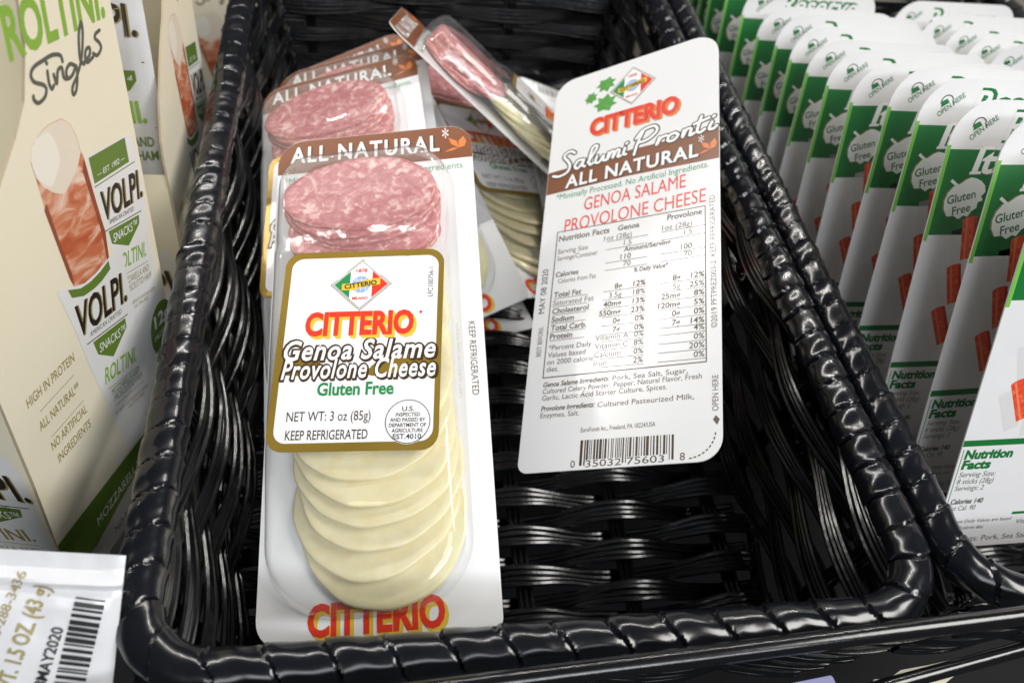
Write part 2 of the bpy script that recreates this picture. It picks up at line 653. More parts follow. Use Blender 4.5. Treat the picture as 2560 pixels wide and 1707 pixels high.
def make_basket(label):
    t = thing("wicker_basket", label, "basket", "black wicker baskets side by side on the shelf")
    link("rim", make_rim(), t, ["wrap black"])
    fx0, fx1, fy0, fy1 = X0 + INS, X1 - INS, Y0 + INS, Y1 - INS
    sp = 0.0545
    ax = 0.0705 - fx0
    zf = ZF
    nrow = int((fy1 - fy0) / 0.0110)
    P = weave_rows(Vector((fx0, fy0, zf)), Vector((1, 0, 0)), Vector((0, 1, 0)), Vector((0, 0, 1)), fx1 - fx0, nrow, 0.0110, sp, ax, 0.0072, 4, 0.0029)
    for k in range(-3, 4):
        x = 0.0705 + k * sp
        if fx0 < x < fx1:
            for s in (-1, 0, 1):
                P.append([Vector((x + s * 0.0029, fy0 + (fy1 - fy0) * i / 40, zf + 0.0004 * math.sin(i * 1.3 + s))) for i in range(41)])
    V, F = tube_rows(P, 0.0016, 8)
    link("woven_floor", mesh("woven_floor", V, F), t, ["wicker black"])
    top = ZR - 0.004
    walls = [((fx0, fy0), (fx0, fy1), (X0, Y0), (1, 0)), ((fx1, fy0), (fx1, fy1), (X1, Y0), (-1, 0)),
             ((fx0, fy1), (fx1, fy1), (X0, Y1), (0, -1)), ((fx0, fy0), (fx1, fy0), (X0, Y0), (0, 1))]
    for a, b, c, nin in walls:
        a3, b3 = Vector((*a, zf)), Vector((*b, zf))
        L = (b3 - a3).length
        al = (b3 - a3).normalized()
        inn = Vector((*nin, 0))
        up = (Vector((0, 0, top - zf)) - inn * INS)
        H = up.length
        up = up.normalized()
        nor = (inn - up * inn.dot(up)).normalized()
        wsp = 0.082
        P = weave_rows(a3, al, up, nor, L, 9, H / 9, wsp, 0.02, 0.0066, 4, 0.0029, taper=INS / 9)
        k = 0
        while 0.02 + k * wsp < L:
            s0 = 0.02 + k * wsp
            for s in (-1, 0, 1):
                P.append([a3 + al * (s0 + s * 0.003) + up * (H * i / 16) + nor * (0.0005 * math.sin(i + s)) for i in range(17)])
            k += 1
        V, F = tube_rows(P, 0.00145, 7)
        link("woven_wall", mesh("woven_wall", V, F), t, ["wicker black"])
    return t


basket = make_basket("open black wicker basket holding the meat and cheese packs, its whole front rim in view")
copy_tree(basket, "black wicker basket on the right, filled with upright green and white snack packs", Matrix.Translation((0.3155, 0.004, -0.002)))

# ------------------------------------------------------------------ meat and cheese pack
CARD = rrect(-50, 50, -123.5, 123.5, (5, 12, 14, 11), 7)


def leaf(pr, cx, cy, s, rot, m, layer=3):
    base = [(0, 0), (.18, .25), (.45, .2), (.35, .5), (.6, .62), (.35, .75), (.3, 1.0), (0, .9), (-.3, 1.0), (-.35, .75), (-.6, .62), (-.35, .5), (-.45, .2), (-.18, .25)]
    c, q = math.cos(R(rot)), math.sin(R(rot))
    pr.poly([(cx + s * (x * c - y * q), cy + s * (x * q + y * c)) for x, y in base], m, layer)


def emblem(pr, cx, cy, a, b, L=2):
    """the diamond badge: gold edge, green, white and red fields, globe, yellow ribbon"""
    D = lambda k: [(cx - a * k, cy), (cx, cy - b * k), (cx + a * k, cy), (cx, cy + b * k)]
    pr.poly(D(1.0), "gold ink", L)
    pr.poly(D(0.965), "white ink", L + 1)
    pr.poly(D(0.93), "brown dark", L + 2)
    pr.poly(D(0.90), "white ink", L + 3)
    k = 0.87
    x = a * 0.36
    yk = b * k * (1 - x / (a * k))
    pr.poly([(cx - a * k, cy), (cx - x, cy - yk), (cx - x, cy + yk)], "green ink", L + 4)
    pr.poly([(cx + a * k, cy), (cx + x, cy - yk), (cx + x, cy + yk)], "red ink", L + 4)
    pr.ell(cx, cy, a * .30, a * .30, "blue ink", L + 5)
    for d in (-.15, 0, .15):
        pr.line((cx + d * a, cy - .26 * a), (cx + d * a, cy + .26 * a), a * .015, "white ink", L + 6)
        pr.line((cx - .26 * a, cy + d * a), (cx + .26 * a, cy + d * a), a * .015, "white ink", L + 6)
    rb = [(-.62, -.20), (-.2, -.20), (.2, -.07), (.62, -.02), (.62, .22), (.2, .17), (-.2, .05), (-.62, .03)]
    pr.poly([(cx + u * a, cy + v * a) for u, v in rb], "yellow ink", L + 7)
    pr.text("CITTERIO", cx, cy - .085 * a, a * .155, "brown dark", L + 9, a * 1.05, 'c', rot=8, bold=.03)
    pr.text("1878", cx, cy + b * .47, a * .12, "red ink", L + 8, a * .36, 'c', bold=.02)
    pr.text("MILANO", cx, cy - b * .58, a * .10, "red ink", L + 8, a * .5, 'c', bold=.02)


def brand(pr, x0, x1, y, cap, L=3, rot=0.0, sh="yellow ink"):
    w = x1 - x0
    for d in (1, 2, 3):
        pr.text("CITTERIO", x0 + cap * .045 * d, y - cap * .045 * d, cap, sh, L + d * .3, w, rot=rot, bold=.045)
    pr.text("CITTERIO", x0, y, cap, "red ink", L + 2, w, rot=rot, bold=.042)


def sprig(pr, x, y, s, m, L=3):
    pr.poly([(x, y), (x - .55 * s, y + .35 * s), (x - .75 * s, y + .95 * s), (x - .15 * s, y + .6 * s)], m, L)
    pr.poly([(x, y), (x - .02 * s, y + .6 * s), (x + .35 * s, y + 1.0 * s), (x + .55 * s, y + .5 * s), (x + .4 * s, y + .1 * s)], m, L + .3)
    pr.poly([(x, y), (x - .5 * s, y + .02 * s), (x - 1.1 * s, y - .28 * s), (x - .5 * s, y - .2 * s)], m, L + .6)


SAL = ([[(8, 19), (5, 22), (1, 21), (0, 17), (3, 12), (5, 6), (3, 0), (-3, -2), (-8, 0)],
        [(15, 9), (11, 9), (9, 4), (11, 1), (14, 4), (16, 9), (15, 3), (17, 1)],
        [(19, 4), (25, 16), (25, 20), (22, 18), (20, 6), (21, 1), (23, 2)],
        [(26, 8), (25, 2), (28, 1), (31, 7), (31, 2), (33, 1)],
        [(35, 8), (34, 1), (37, 8), (39, 7), (38, 1), (41, 8), (43, 7), (42, 1), (44, 1)],
        [(47, 8), (46, 2), (48, 1)], [(48, 12), (48.6, 12.6)],
        [(60, 20), (56, 8), (54, -2)], [(55, 14), (60, 21), (68, 22), (70, 16), (64, 10), (57, 9)],
        [(72, 8), (70, 1), (73, 7), (77, 8)], [(83, 8), (79, 7), (78, 2), (82, 1), (85, 5), (83, 8)],
        [(89, 8), (88, 1), (91, 8), (94, 7), (93, 1), (96, 2)],
        [(101, 17), (98, 4), (100, 1), (103, 3)], [(96, 11), (106, 13)], [(108, 8), (106, 2), (109, 1), (111, 3)], [(109, 13), (109.6, 13.6)]])


def front_art(pr):
    # brown arch at the head
    top = [p for p in CARD if p[1] > 103]
    pr.poly([(x, y - 0.15) for x, y in CARD if y > 108] + [(-49.9, 103.2), (49.9, 103.2)], "brown band", 1)
    for x, d, m, L in ((-43.6, .9, "brown dark", 2), (-43.6, 0, "white ink", 3)):
        pr.text("ALL NATURAL", x + d, 109.9 - d * .6, 9.3, m, L, 77, bold=.022, rot=-0.8, space=1.16)
    pr.text("*", 35.2, 112, 10, "white ink", 3, 3.2)
    sprig(pr, 43.5, 109.5, 7, "orange ink")
    pr.text("*Minimally Processed. No Artificial Ingredients.", -46.3, 97.0, 3.8, "green ink", 2, 92)
    pr.text("KEEP REFRIGERATED", 43.0, 11.5, 3.0, "brown text", 2, 36, rot=-90)
    brand(pr, -28.8, 27.0, -124.0 + 4.0, 11.5)
    emblem(pr, 3, -96, 16, 11)


def back_art(pr):
    emblem(pr, 0.2, 103.2, 14.2, 14.2)
    for x, y, s, r in ((-15.5, 104.5, 11, 10), (-22, 101, 8, 60), (-15, 103, 13, 170)):
        leaf(pr, x, y, s, r, "leaf green", 2.5)
    brand(pr, -25.3, 28.0, 75.0, 11.2, 3, -1.0, "orange ink")
    pr.poly([(-49.8, 55.5), (0, 56.5), (49.9, 55), (49.9, 35.6), (0, 39), (-49.8, 40)], "brown band", 1)
    for w, m, L in ((3.3, "brown dark", 2), (1.7, "white ink", 5)):
        for i, st in enumerate(SAL):
            pr.stroke([(-40 + x * .80, 52.6 + y * .66 + .02 * x) for x, y in st], w, m, L + i * .05)
    for d, m, L in ((.8, "brown dark", 9), (0, "white ink", 10)):
        pr.text("ALL NATURAL", -37.9 + d, 41.6 - d * .6, 8.2, m, L, 77, rot=-1.2, bold=.026, space=1.12)
    pr.text("*", 39.2, 44.8, 8, "white ink", 10, 3)
    sprig(pr, 45.4, 42.5, 6.5, "orange ink", 4)
    pr.text("*Minimally Processed. No Artificial Ingredients.", -43, 34.7, 3.9, "green ink", 2, 87.5, rot=-2.1)
    for b, x, y, w in (("GENOA SALAME", -25, 23.2, 57.5), ("PROVOLONE CHEESE", -36, 11.6, 79)):
        pr.text(b, x, y, 8.2, "red ink", 3, w, rot=-.8)
    B = "brown text"
    T = lambda s, x, y, c=3.0, w=None, bo=.0, al='l', rot=-1.2: pr.text(s, x, y, c, B, 2, w, al, rot, bo)
    # facts table
    for a, b in (((-40, 12.6), (42.6, 8.0)), ((42.6, 8.0), (43.1, -77)), ((43.1, -77), (-40.6, -74.4)), ((-40.6, -74.4), (-40, 12.6))):
        pr.line(a, b, .55, B, 2)
    K = -.045
    Y = lambda x, y: y + K * (x + 39)

    def row(y, lab=None, a=None, b=None, c=None, d=None, cap=3.0, bo=0.0, lw=None, mid=False):
        if lab:
            pr.text(lab, -38.8, y, cap, B, 2, lw, 'l', -2.6, bo)
        for s_, x, k in ((a, 4 if mid else 0, 0), (b, 12.6, .012), (c, 36 if mid else 30.5, 0), (d, 42.2, .012)):
            if s_:
                pr.text(s_, x, Y(x, y), cap, B, 2, None, 'r', -2.6, max(bo, k))
        for x0, x1 in ((-10, 13), (20, 42.8)):
            if a or b or c or d:
                pr.line((x0, Y(x0, y) - .9), (x1, Y(x1, y) - .9), .3, B, 2)
        if lab and bo >= 0:
            pr.line((-38.8, y - .9), (-19, Y(-19, y) - .9), .3, B, 2)
    pr.text("Nutrition Facts", -38.8, 6.2, 3.4, B, 2, 30, 'l', -2.6, .02)
    pr.text("Genoa", -4, Y(-4, 6.4), 3.1, B, 2, 12, 'l', -2.6, .02)
    pr.text("Provolone", 23, Y(23, 7.2), 3.3, B, 2, 18, 'l', -2.6, .02)
    row(1.4, None, "1oz (28g)", None, "1oz (28g)", None, 3, 0, mid=True)
    row(-3.4, None, "1.5", None, "1.5", None, 3, 0, mid=True)
    pr.text("Serving Size", -38.8, -1.8, 2.9, B, 2, 18, 'l', -2.6)
    pr.text("Servings/Container", -38.8, -6.2, 2.9, B, 2, 24, 'l', -2.6)
    pr.text("Amount/Serving", 0, Y(0, -7.2), 2.7, B, 2, 25, 'l', -2.6, .02)
    row(-11.6, None, "110", None, "100", None, 3, .015, mid=True)
    row(-16.0, None, "70", None, "70", None, 3, 0, mid=True)
    pr.text("Calories", -38.8, -16.2, 2.9, B, 2, 13.5, 'l', -2.6, .02)
    pr.text("Calories from Fat", -37, -20.4, 2.8, B, 2, 22, 'l', -2.6)
    pr.text("% Daily Value*", 6, Y(6, -20.4), 2.5, B, 2, 18, 'l', -2.6, .02)
    for i, (lab, bo, v) in enumerate((("Total Fat", .02, ("8g", "12%", "8g", "12%")), ("Saturated Fat", 0, ("3.5g", "18%", "5g", "25%")), ("Cholesterol", .02, ("40mg", "13%", "25mg", "8%")), ("Sodium", .02, ("550mg", "23%", "120mg", "5%")), ("Total Carb.", .02, ("0g", "0%", "0g", "0%")), ("Protein", .02, ("7g", "0%", "7g", "14%")))):
        row(-28.6 - i * 4.9, lab, *v, 3.0, bo)
    for i, (lab, v, v2) in enumerate((("Vitamin A", "0%", "4%"), ("Vitamin C", "8%", "0%"), ("Calcium", "0%", "20%"), ("Iron", "2%", "0%"))):
        y = -56.8 - i * 4.6
        row(y, None, None, v, None, v2, 3.0)
        pr.text(lab, -13, Y(-13, y), 3.0, B, 2, None, 'l', -2.6)
    for i, s in enumerate(("*Percent Daily", "Values based", "on 2000 calorie", "diet.")):
        T(s, -39.0, -59.4 - i * 4.0, 2.8, None, rot=-2.4)
    ing = (("Genoa Salame Ingredients:", " Pork, Sea Salt, Sugar,", -79.6), ("", "Cultured Celery Powder, Pepper, Natural Flavor, Fresh", -83.2), ("", "Garlic, Lactic Acid Starter Culture, Spices.", -86.8), ("Provolone Ingredients:", " Cultured Pasteurized Milk,", -92.4), ("", "Enzymes, Salt.", -96.0))
    for b, s, y in ing:
        x = -40
        if b:
            pr.text(b, x, y, 2.6, B, 2, 36 if len(b) > 22 else 29, rot=-1.2, bold=.02, shear=.2)
            x += 37.5 if len(b) > 22 else 30.5
        w = {" Pork, Sea Salt, Sugar,": 37, " Cultured Pasteurized Milk,": 47, "Cultured Celery Powder, Pepper, Natural Flavor, Fresh": 81}.get(s)
        pr.text(s.strip(), x, y - (1.0 if b else 0), 2.6, B, 2, w, rot=-1.2)
    pr.text("EuroFoods Inc., Freeland, PA 18224/USA", -17.3, -105.2, 2.2, B, 2, 37, rot=-.6)
    rb = random.Random(5)
    x = -17
    while x < 28:
        w = rb.choice((.4, .4, .7, 1.0, 1.3))
        lo = -121.6 if (x < -14.5 or x > 25.5 or abs(x - 5.5) < 1.2) else -119.0
        pr.rect(x, lo, x + w, -109.6 - x * .02, "brown dark", 2)
        x += w + rb.choice((.4, .5, .8, 1.0))
    pr.text("0", -21.5, -122.3, 3.4, B, 2, 2.3)
    pr.text("35032 75603", -13.8, -122.5, 3.2, B, 2, 38)
    pr.text("8", 31.3, -122.3, 3.4, B, 2, 2.3)
    for k in range(9):
        t = R(-88 + 9.5 * k)
        c0, c1 = Vector((36, -112)) + 12.2 * Vector((math.cos(t), math.sin(t))) + Vector((0, 3)), Vector((36, -112)) + 12.2 * Vector((math.cos(t + .1), math.sin(t + .1))) + Vector((0, 3))
        pr.line(c0 - Vector((1, .5)), c1 - Vector((1, .5)), .6, B, 2)
    pr.poly([(47.2, -103), (49, -105), (47.8, -107.5), (46, -105)], B, 2)
    pr.text("OPEN HERE", 48.4, -101, 2.7, B, 2, 17, rot=90)
    pr.text("©2019 PFTPREZ003-2  KEEP REFRIGERATED", 48.2, -60.5, 2.7, B, 2, 74, rot=90.6)
    pr.text("BEST BEFORE:", -43.2, -62, 2.6, B, 2, 17, rot=90)
    pr.text("MAY 08 2020", -43.6, -37, 3.4, "black ink", 2, 27, rot=90)


def sd_in(x, y):
    return None


BL = (-47.0, 40.0, -114.5, 105.0)          # blister foot


def blister_h(x, y):
    """height of the clear dome above the card, mm"""
    cx = (BL[0] + BL[1]) / 2
    e = 50.5 + 3.0 * (1 - ((x - cx) / 34) ** 2)     # shoulder above the label
    t = max(0, min(1, (e - y) / 3.0 + .5))
    H = 20.2 + 1.8 * t * t * (3 - 2 * t)
    H -= 1.2 * max(0, 1 - abs(y - e - 4) / 5)
    t = max(0, -48 - y)
    H -= 0.20 * t
    H += .25 * noise.noise(Vector((x * .05, y * .05, 2)))
    return H


def make_blister(parent):
    rings = [0, .25, .8, 1.6, 2.6, 3.8, 5.2, 7, 9, 12, 16, 20, 25, 30, 36, 42]
    n = 14
    V, F = [], []
    for d in rings:
        r = max(.4, 30 - d)
        rt = max(.4, 20 - d)
        x0, x1, y0, y1 = BL[0] + d, BL[1] - d, BL[2] + d, BL[3] - d
        ol = rrect(x0, x1, y0, y1, (r, rt, rt, r), n)
        dens = []
        m = len(ol)
        for i in range(m):
            a, b = ol[i], ol[(i + 1) % m]
            k = 26 if (i % (n + 1)) == n and i // (n + 1) in (0, 2) else (10 if (i % (n + 1)) == n else 1)
            for q in range(k):
                dens.append((a[0] + (b[0] - a[0]) * q / k, a[1] + (b[1] - a[1]) * q / k))
        t = min(1, d / 8.0)
        prof = math.sin(t * math.pi / 2) ** 0.62
        for x, y in dens:
            V.append((x / 1000, y / 1000, (0.05 + blister_h(x, y) * prof) / 1000))
    m = len(V) // len(rings)
    for i in range(len(rings) - 1):
        for k in range(m):
            k2 = (k + 1) % m
            F.append((i * m + k, i * m + k2, (i + 1) * m + k2, (i + 1) * m + k))
    F.append(tuple((len(rings) - 1) * m + k for k in range(m)))
    # flat sealing flange round the foot
    return link("blister", mesh("blister", V, F, True, 60), parent, ["blister film"])


def disc(name, cx, cy, h, a, b, tilt, th, parent, mats, rot=0.0, seed=0, wav=.35):
    N = 56
    rr = [(0.0, th), (.35, th), (.7, th), (.9, th), (.975, th * .97), (1.0, th * .75), (1.005, th * .4), (1.0, th * .1), (.97, 0), (.6, 0), (0, 0)]
    V, F = [], []
    rnd = random.Random(seed)
    p1, p2 = rnd.random() * 6, rnd.random() * 6
    for q, z in rr:
        for k in range(N):
            t = 2 * math.pi * k / N
            w = 1 + .016 * math.sin(3 * t + p1) + .010 * math.sin(5 * t + p2) + .006 * math.sin(11 * t + p1 * 2)
            x, y = a * q * w * math.cos(t), b * q * w * math.sin(t)
            zz = z + .5 * noise.noise(Vector((x * .06, y * .06, seed + 9)))  + wav * q * q * math.sin(2 * t + p2) + .25 * noise.noise(Vector((x * .08, y * .08, seed)))
            yy = y * math.cos(tilt) + zz * math.sin(tilt) * 0
            zz2 = h + zz - y * math.sin(tilt)
            zz2 = max(.4 + .05 * seed, zz2)
            V.append(((cx + x) / 1000, (cy + yy) / 1000, zz2 / 1000))
    for i in range(len(rr) - 1):
        for k in range(N):
            k2 = (k + 1) % N
            F.append((i * N + k, (i + 1) * N + k, (i + 1) * N + k2, i * N + k2))
    me = mesh(name, V, F, True, 60)
    o = link(name, me, parent, mats)
    if len(mats) > 1:
        for i, p in enumerate(me.polygons):
            row = i // N
            p.material_index = 1 if 4 <= row <= 7 else 0
    return o


def make_label(parent):
    pr = Print(dz=0.035)
    w, h = 74, 95.5
    pr.strips(0, 0, w, h, 7.5, "gold ink", 0, 48, 6)
    pr.strips(0.3, 0.2, w - 5.6, h - 7, 5.5, "label white", 1, 48, 6)
    emblem(pr, -.9, 30.2, 14.2, 13.2, 2)
    brand(pr, -24.9, 24.3, 5.6, 10.6, 3)
    pr.ell(27.2, 15.5, .7, .7, "red ink", 3)
    # gold ribbon behind the two product lines
    pr.poly([(-35.5, -5.5), (-20, -1.5), (20, -1.0), (35.5, -5.5), (35.5, -12), (10, -14.5), (-20, -14), (-35.5, -13)], "gold ink", 2)
    for body, x, y, wd, cap in (("Genoa Salame", -33.2, -6.3, 67.6, 9.0), ("Provolone Cheese", -33.4, -15.0, 68.2, 8.6)):
        pr.text(body, x - .5, y - .5, cap, "brown dark", 3, wd + 1.8, bold=.075, shear=.22, space=1.1)
        pr.text(body, x - 1.0, y + .2, cap, "brown dark", 3.4, wd + 1.6, bold=.075, shear=.22, space=1.1)
        pr.text(body, x, y, cap, "white ink", 5, wd, bold=.022, shear=.22, space=1.1)
    pr.text("Gluten Free", .1, -22.9, 5.6, "green ink", 3, 33.5, 'c', bold=.028)
    pr.text("NET WT: 3 oz (85g)", -28.8, -34.4, 4.2, "brown dark", 3, 36.4)
    pr.text("KEEP REFRIGERATED", -28.6, -42.6, 4.1, "brown dark", 3, 35.4, bold=.005)
    pr.ell(23.6, -35.4, 9.9, 9.9, "label white", 2.4)
    pr.ring(23.6, -35.4, 9.5, .35, "brown dark", 3)
    for i, (s, c, wd) in enumerate((("U.S.", 2.0, 5.2), ("INSPECTED", 1.6, 10.5), ("AND PASSED BY", 1.6, 15), ("DEPARTMENT OF", 1.6, 15.8), ("AGRICULTURE", 1.6, 13.2), ("EST.4010", 2.1, 12))):
        pr.text(s, 23.6, -30.8 - i * 2.35 - (.5 if i == 5 else 0), c, "brown dark", 3, wd, 'c', bold=.012)
    pr.text("LFC100756-1", 32.2, 23, 2.2, "black ink", 3, 15, rot=90)
    c, q = math.cos(R(-4.0)), math.sin(R(-4.0))

    def fn(p):
        x, y = (p[0] * c - p[1] * q) * .972 - 2.9, (p[0] * q + p[1] * c) * .972 - 5.3
        return (x, y, blister_h(x, y) + .30 + p[2])
    return pr.build("label", parent, fn)


def make_pack(label, M):
    t = thing("snack_pack", label, "food pack", "meat and cheese packs in the basket")
    pr = Print()
    sheet(pr, CARD, "card white", "card white", 0.8)
    front_art(pr)
    bk = Print()
    back_art(bk)
    pr.merge(bk, lambda p: (-p[0], p[1], -0.8 - p[2]))
    nb = len(bk.f)
    pr.f = pr.f[:-nb] + [tuple(reversed(q)) for q in pr.f[-nb:]]
    pr.build("card", t)
    # shingled slices: every slice lies over the one below it
    for k, (yy, hh, bb_, tl) in enumerate(((73, 4.0, 27, 3), (73, 6.6, 27, 4), (73, 9.0, 26.5, 5), (73.4, 11.2, 26, 5), (74, 13.2, 25, 5), (75.2, 15.0, 23.6, 5), (77.0, 16.6, 21.6, 5))):
        disc("salami_slice", -3.6 + random.uniform(-.9, .9), yy, hh - 2.6, 37.0 - (.5 if k < 6 else 0), bb_, R(tl), 2.7, t, ["salami", "salami edge"], seed=20 + k)
    for k, (ve, he, tl) in enumerate(((-112.3, 2.6, 1.0), (-101.5, 7.2, 5.5), (-91, 11.6, 8.5), (-82.5, 14.8, 9), (-74.5, 17.0, 9), (-64, 18.6, 9), (-52, 19.3, 9))):
        disc("cheese_slice", 0.6 + random.uniform(-1.6, 1.6) + (1.5, -1.2, 1.8, 0, .6, -.6, 0)[k], ve + 35.5, he - 2.6 - 35 * math.sin(R(tl)), 35.5, 35.5, R(tl), 2.5, t, ["cheese"], seed=2 + k, wav=.8)
    for k in range(6):
        disc("cheese_slice", -2 + random.uniform(-1, 1), -6 + k * 5.6, 4.5 + k * .9, 36, 34, R(9), 2.6, t, ["cheese"], seed=12 + k, wav=.6)
    for k in range(2):
        disc("salami_slice", -3.5, 61 - 2 * k, 9.5 - 3 * k, 36.0, 24.0, R(5), 2.7, t, ["salami", "salami edge"], seed=50 + k)
    for k in range(2):
        disc("cheese_slice", -2.5, 27 + k * 4, 8.5 + k, 36.5, 33, R(8), 2.8, t, ["cheese"], seed=40 + k)
    make_label(t)
    make_blister(t)
    t.matrix_world = M
    return t


FRONT = pose((-0.0003, 0.2323, -0.2899), ((0.9786, 0.0114, -0.2054), (-0.0666, 0.9622, -0.2641), (0.1947, 0.2721, 0.9424)))
BACK = pose((0.1278, 0.2929, -0.2748), ((0.7675, 0.193, -0.6113), (-0.3056, 0.9484, -0.0843), (0.5635, 0.2516, 0.7869)))
FLIP = Matrix(((-1, 0, 0, 0), (0, 1, 0, 0), (0, 0, -1, 0), (0, 0, 0, 1)))
RB = ((0.9476, -0.0531, -0.3151), (-0.0013, 0.9854, -0.1701), (0.3196, 0.1616, 0.9337))
pack = make_pack("meat and cheese pack lying face up nearest the front rim, gold bordered label in view", FRONT)
copy_tree(pack, "meat and cheese pack turned over, white back with facts table and barcode facing up", BACK @ FLIP)
copy_tree(pack, "meat and cheese pack face up just behind the nearest one, its salami half in view", pose((-0.0137, 0.3342, -0.3070), RB))
copy_tree(pack, "meat and cheese pack of which a brown head strip and white edge show behind another", pose((-0.0058, 0.3809, -0.3242), RB))
copy_tree(pack, "rearmost meat and cheese pack, a dark brown corner peeping over the left row", pose((0.012, 0.432, -0.352), (Matrix.Rotation(R(14), 3, 'Z') @ Matrix(RB))))
copy_tree(pack, "tilted meat and cheese pack, salami and cheese seen from the side along a slanting edge", pose((0.1104, 0.4502, -0.3350), ((0.1270, -0.7606, 0.6367), (0.9163, 0.3357, 0.2183), (-0.3798, 0.5557, 0.7396))))
copy_tree(pack, "meat and cheese pack in the gap right of the nearest one, cheese end forward", pose((0.0792, 0.4661, -0.3684), ((0.8534, -0.3637, 0.3735), (0.38, 0.9244, 0.0321), (-0.3569, 0.1145, 0.9271))))
copy_tree(pack, "lowest meat and cheese pack on the basket floor, only its shaded lettered end showing", pose((0.020, 0.430, -0.3795), ((0.965, -0.26, 0.03), (0.26, 0.965, 0.0), (-0.03, 0.0, 0.9995))), skip=())
copy_tree(pack, "upside down meat and cheese pack behind the tilted one, grey facts print showing", pose((0.160, 0.445, -0.372), ((0.94, 0.0, 0.34), (0.0, 1.0, 0.0), (-0.34, 0.0, 0.94))) @ Matrix.Rotation(R(180), 4, 'Z') @ FLIP)

# ------------------------------------------------------------------ green and white stick packs
STW, STH = 101, 190


def stick_art(pr):
    pr.rect(0.2, -63, STW - .2, -22.3, "pack green", 1)
    pr.poly([(.05, -66), (1.9, -66), (1.9, -20.5), (.05, -20.5)], "lime edge", 2)
    pr.text("OPEN HERE", 11.2, -18.4, 2.6, "pack green", 2, 15.3, rot=41, bold=.01)
    pr.ring(13.6, -11.2, 3.2, .6, "grey ink", 2, 20, R(20), R(200))
    pr.poly([(11, -14), (15, -11.4), (13.2, -9.6), (10.6, -11)], "pack green", 2)
    pr.poly([(17.9, -11.4), (15.9, -9.8), (17.2, -12.9)], "grey ink", 2.3)
    # white apple badge
    ap = [(14.5, -36.2), (17.0, -35.2), (19.6, -35.6), (22.6, -36.8), (25.2, -39), (26.2, -42), (24.6, -44), (26, -46), (23.6, -47), (23.8, -49.6), (21.6, -51.2), (20.2, -54), (18, -53.4), (15.6, -55.2), (12.8, -53.6), (9.2, -54), (6.6, -50.4), (5.8, -46.6), (6.6, -42.6), (8.8, -39.6), (12, -38.2)]
    pr.poly([(x - .7, y + .2) for x, y in ap], "gold text", 2)
    pr.poly(ap, "white ink", 3)
    pr.line((6.6, -36.6), (10.8, -39.4), 1.4, "white ink", 3.4)
    pr.text("Gluten", 7.6, -48.2, 4.0, "pack green", 4, 14.6, rot=14, bold=.012)
    pr.text("Free", 11.8, -53.4, 4.0, "pack green", 4, 9.4, rot=14, bold=.012)
    pr.text("Italian", 15.6, -33.0, 11, "white ink", 3, 46, bold=.03, shear=.12)
    pr.line((15, -33.2), (21, -32.9), 1.3, "white ink", 3.5)
    pr.line((18.8, -21.4), (24.4, -21.4), 1.3, "white ink", 3.5)
    for b, m, L in ((.09, "pack green", 2), (.02, "film white", 3)):
        pr.text("Reserve", 27, -17.5, 12, m, L, 60, bold=b, shear=.25)
    for x0, y0, x1, y1 in ((22.2, -55, 26.6, -75), (20.6, -79, 26.4, -98), (18.4, -101.5, 27, -120), (40, -70, 38, -92), (52, -84, 49, -108), (62, -66, 66, -90), (74, -92, 70, -116), (84, -72, 80, -98), (34, -104, 36, -124)):
        d = Vector((x1 - x0, y1 - y0)).normalized()
        n = Vector((-d.y, d.x)) * 3.8
        a, b = Vector((x0, y0)), Vector((x1, y1))
        sd = Vector((-4.5, -5))
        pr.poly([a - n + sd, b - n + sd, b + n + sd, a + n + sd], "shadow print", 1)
        cap_ = [a + n * math.cos(t) - d * math.sin(t) * 1.1 for t in [math.pi * i / 8 for i in range(9)]]
        pr.poly(cap_ + [b - n, b + n], "stick print", 2)
        sgn = 1 if n.x > 0 else -1
        pr.poly([a + n * sgn * .98, b + n * sgn * .98, b + n * sgn * .55, a + n * sgn * .62], "stick dark print", 3)
        pr.poly([a - n * sgn * .25 - d * .6, b - n * sgn * .3, b - n * sgn * .6, a - n * sgn * .55 - d * .3], "stick light print", 3)
    pr.rect(0.1, -133.5, STW - .1, -130.3, "pack green", 1)
    pr.line((1.4, -135), (-0.0 + 1.2, -188), .35, "pack green", 2)
    G = "pack green"
    pr.text("Nutrition", 2.6, -140, 4.4, G, 2, 25, bold=.05, shear=.08)
    pr.text("Facts", 2.6, -145.4, 4.4, G, 2, 15, bold=.05, shear=.08)
    for i, (s, w, bo) in enumerate((("Serving Size:", 19, 0), ("8 sticks (28g)", 19, 0), ("Servings: 2", 15, 0), ("", 1, 0), ("Calories 140", 17, .03), ("Fat Cal. 90", 14, 0), ("", 1, 0), ("*Percent Daily Values are based", 36, 0), ("on a 2000 calorie diet.", 22, 0))):
        if s:
            pr.text(s, 2.8, -149.8 - i * 3.7, 2.7 if i < 6 else 1.9, "grey ink", 2, w, shear=.15, bold=bo)
    pr.text("Vitamin A 0%", 42, -178, 2.4, "grey ink", 2, 20, shear=.15)
    pr.rect(38, -172.5, 80, -171, "pack green", 2)
    pr.text("Ingredients: Pork, Sea Salt,", 2.2, -186.6, 3.0, "grey ink", 2, 50)


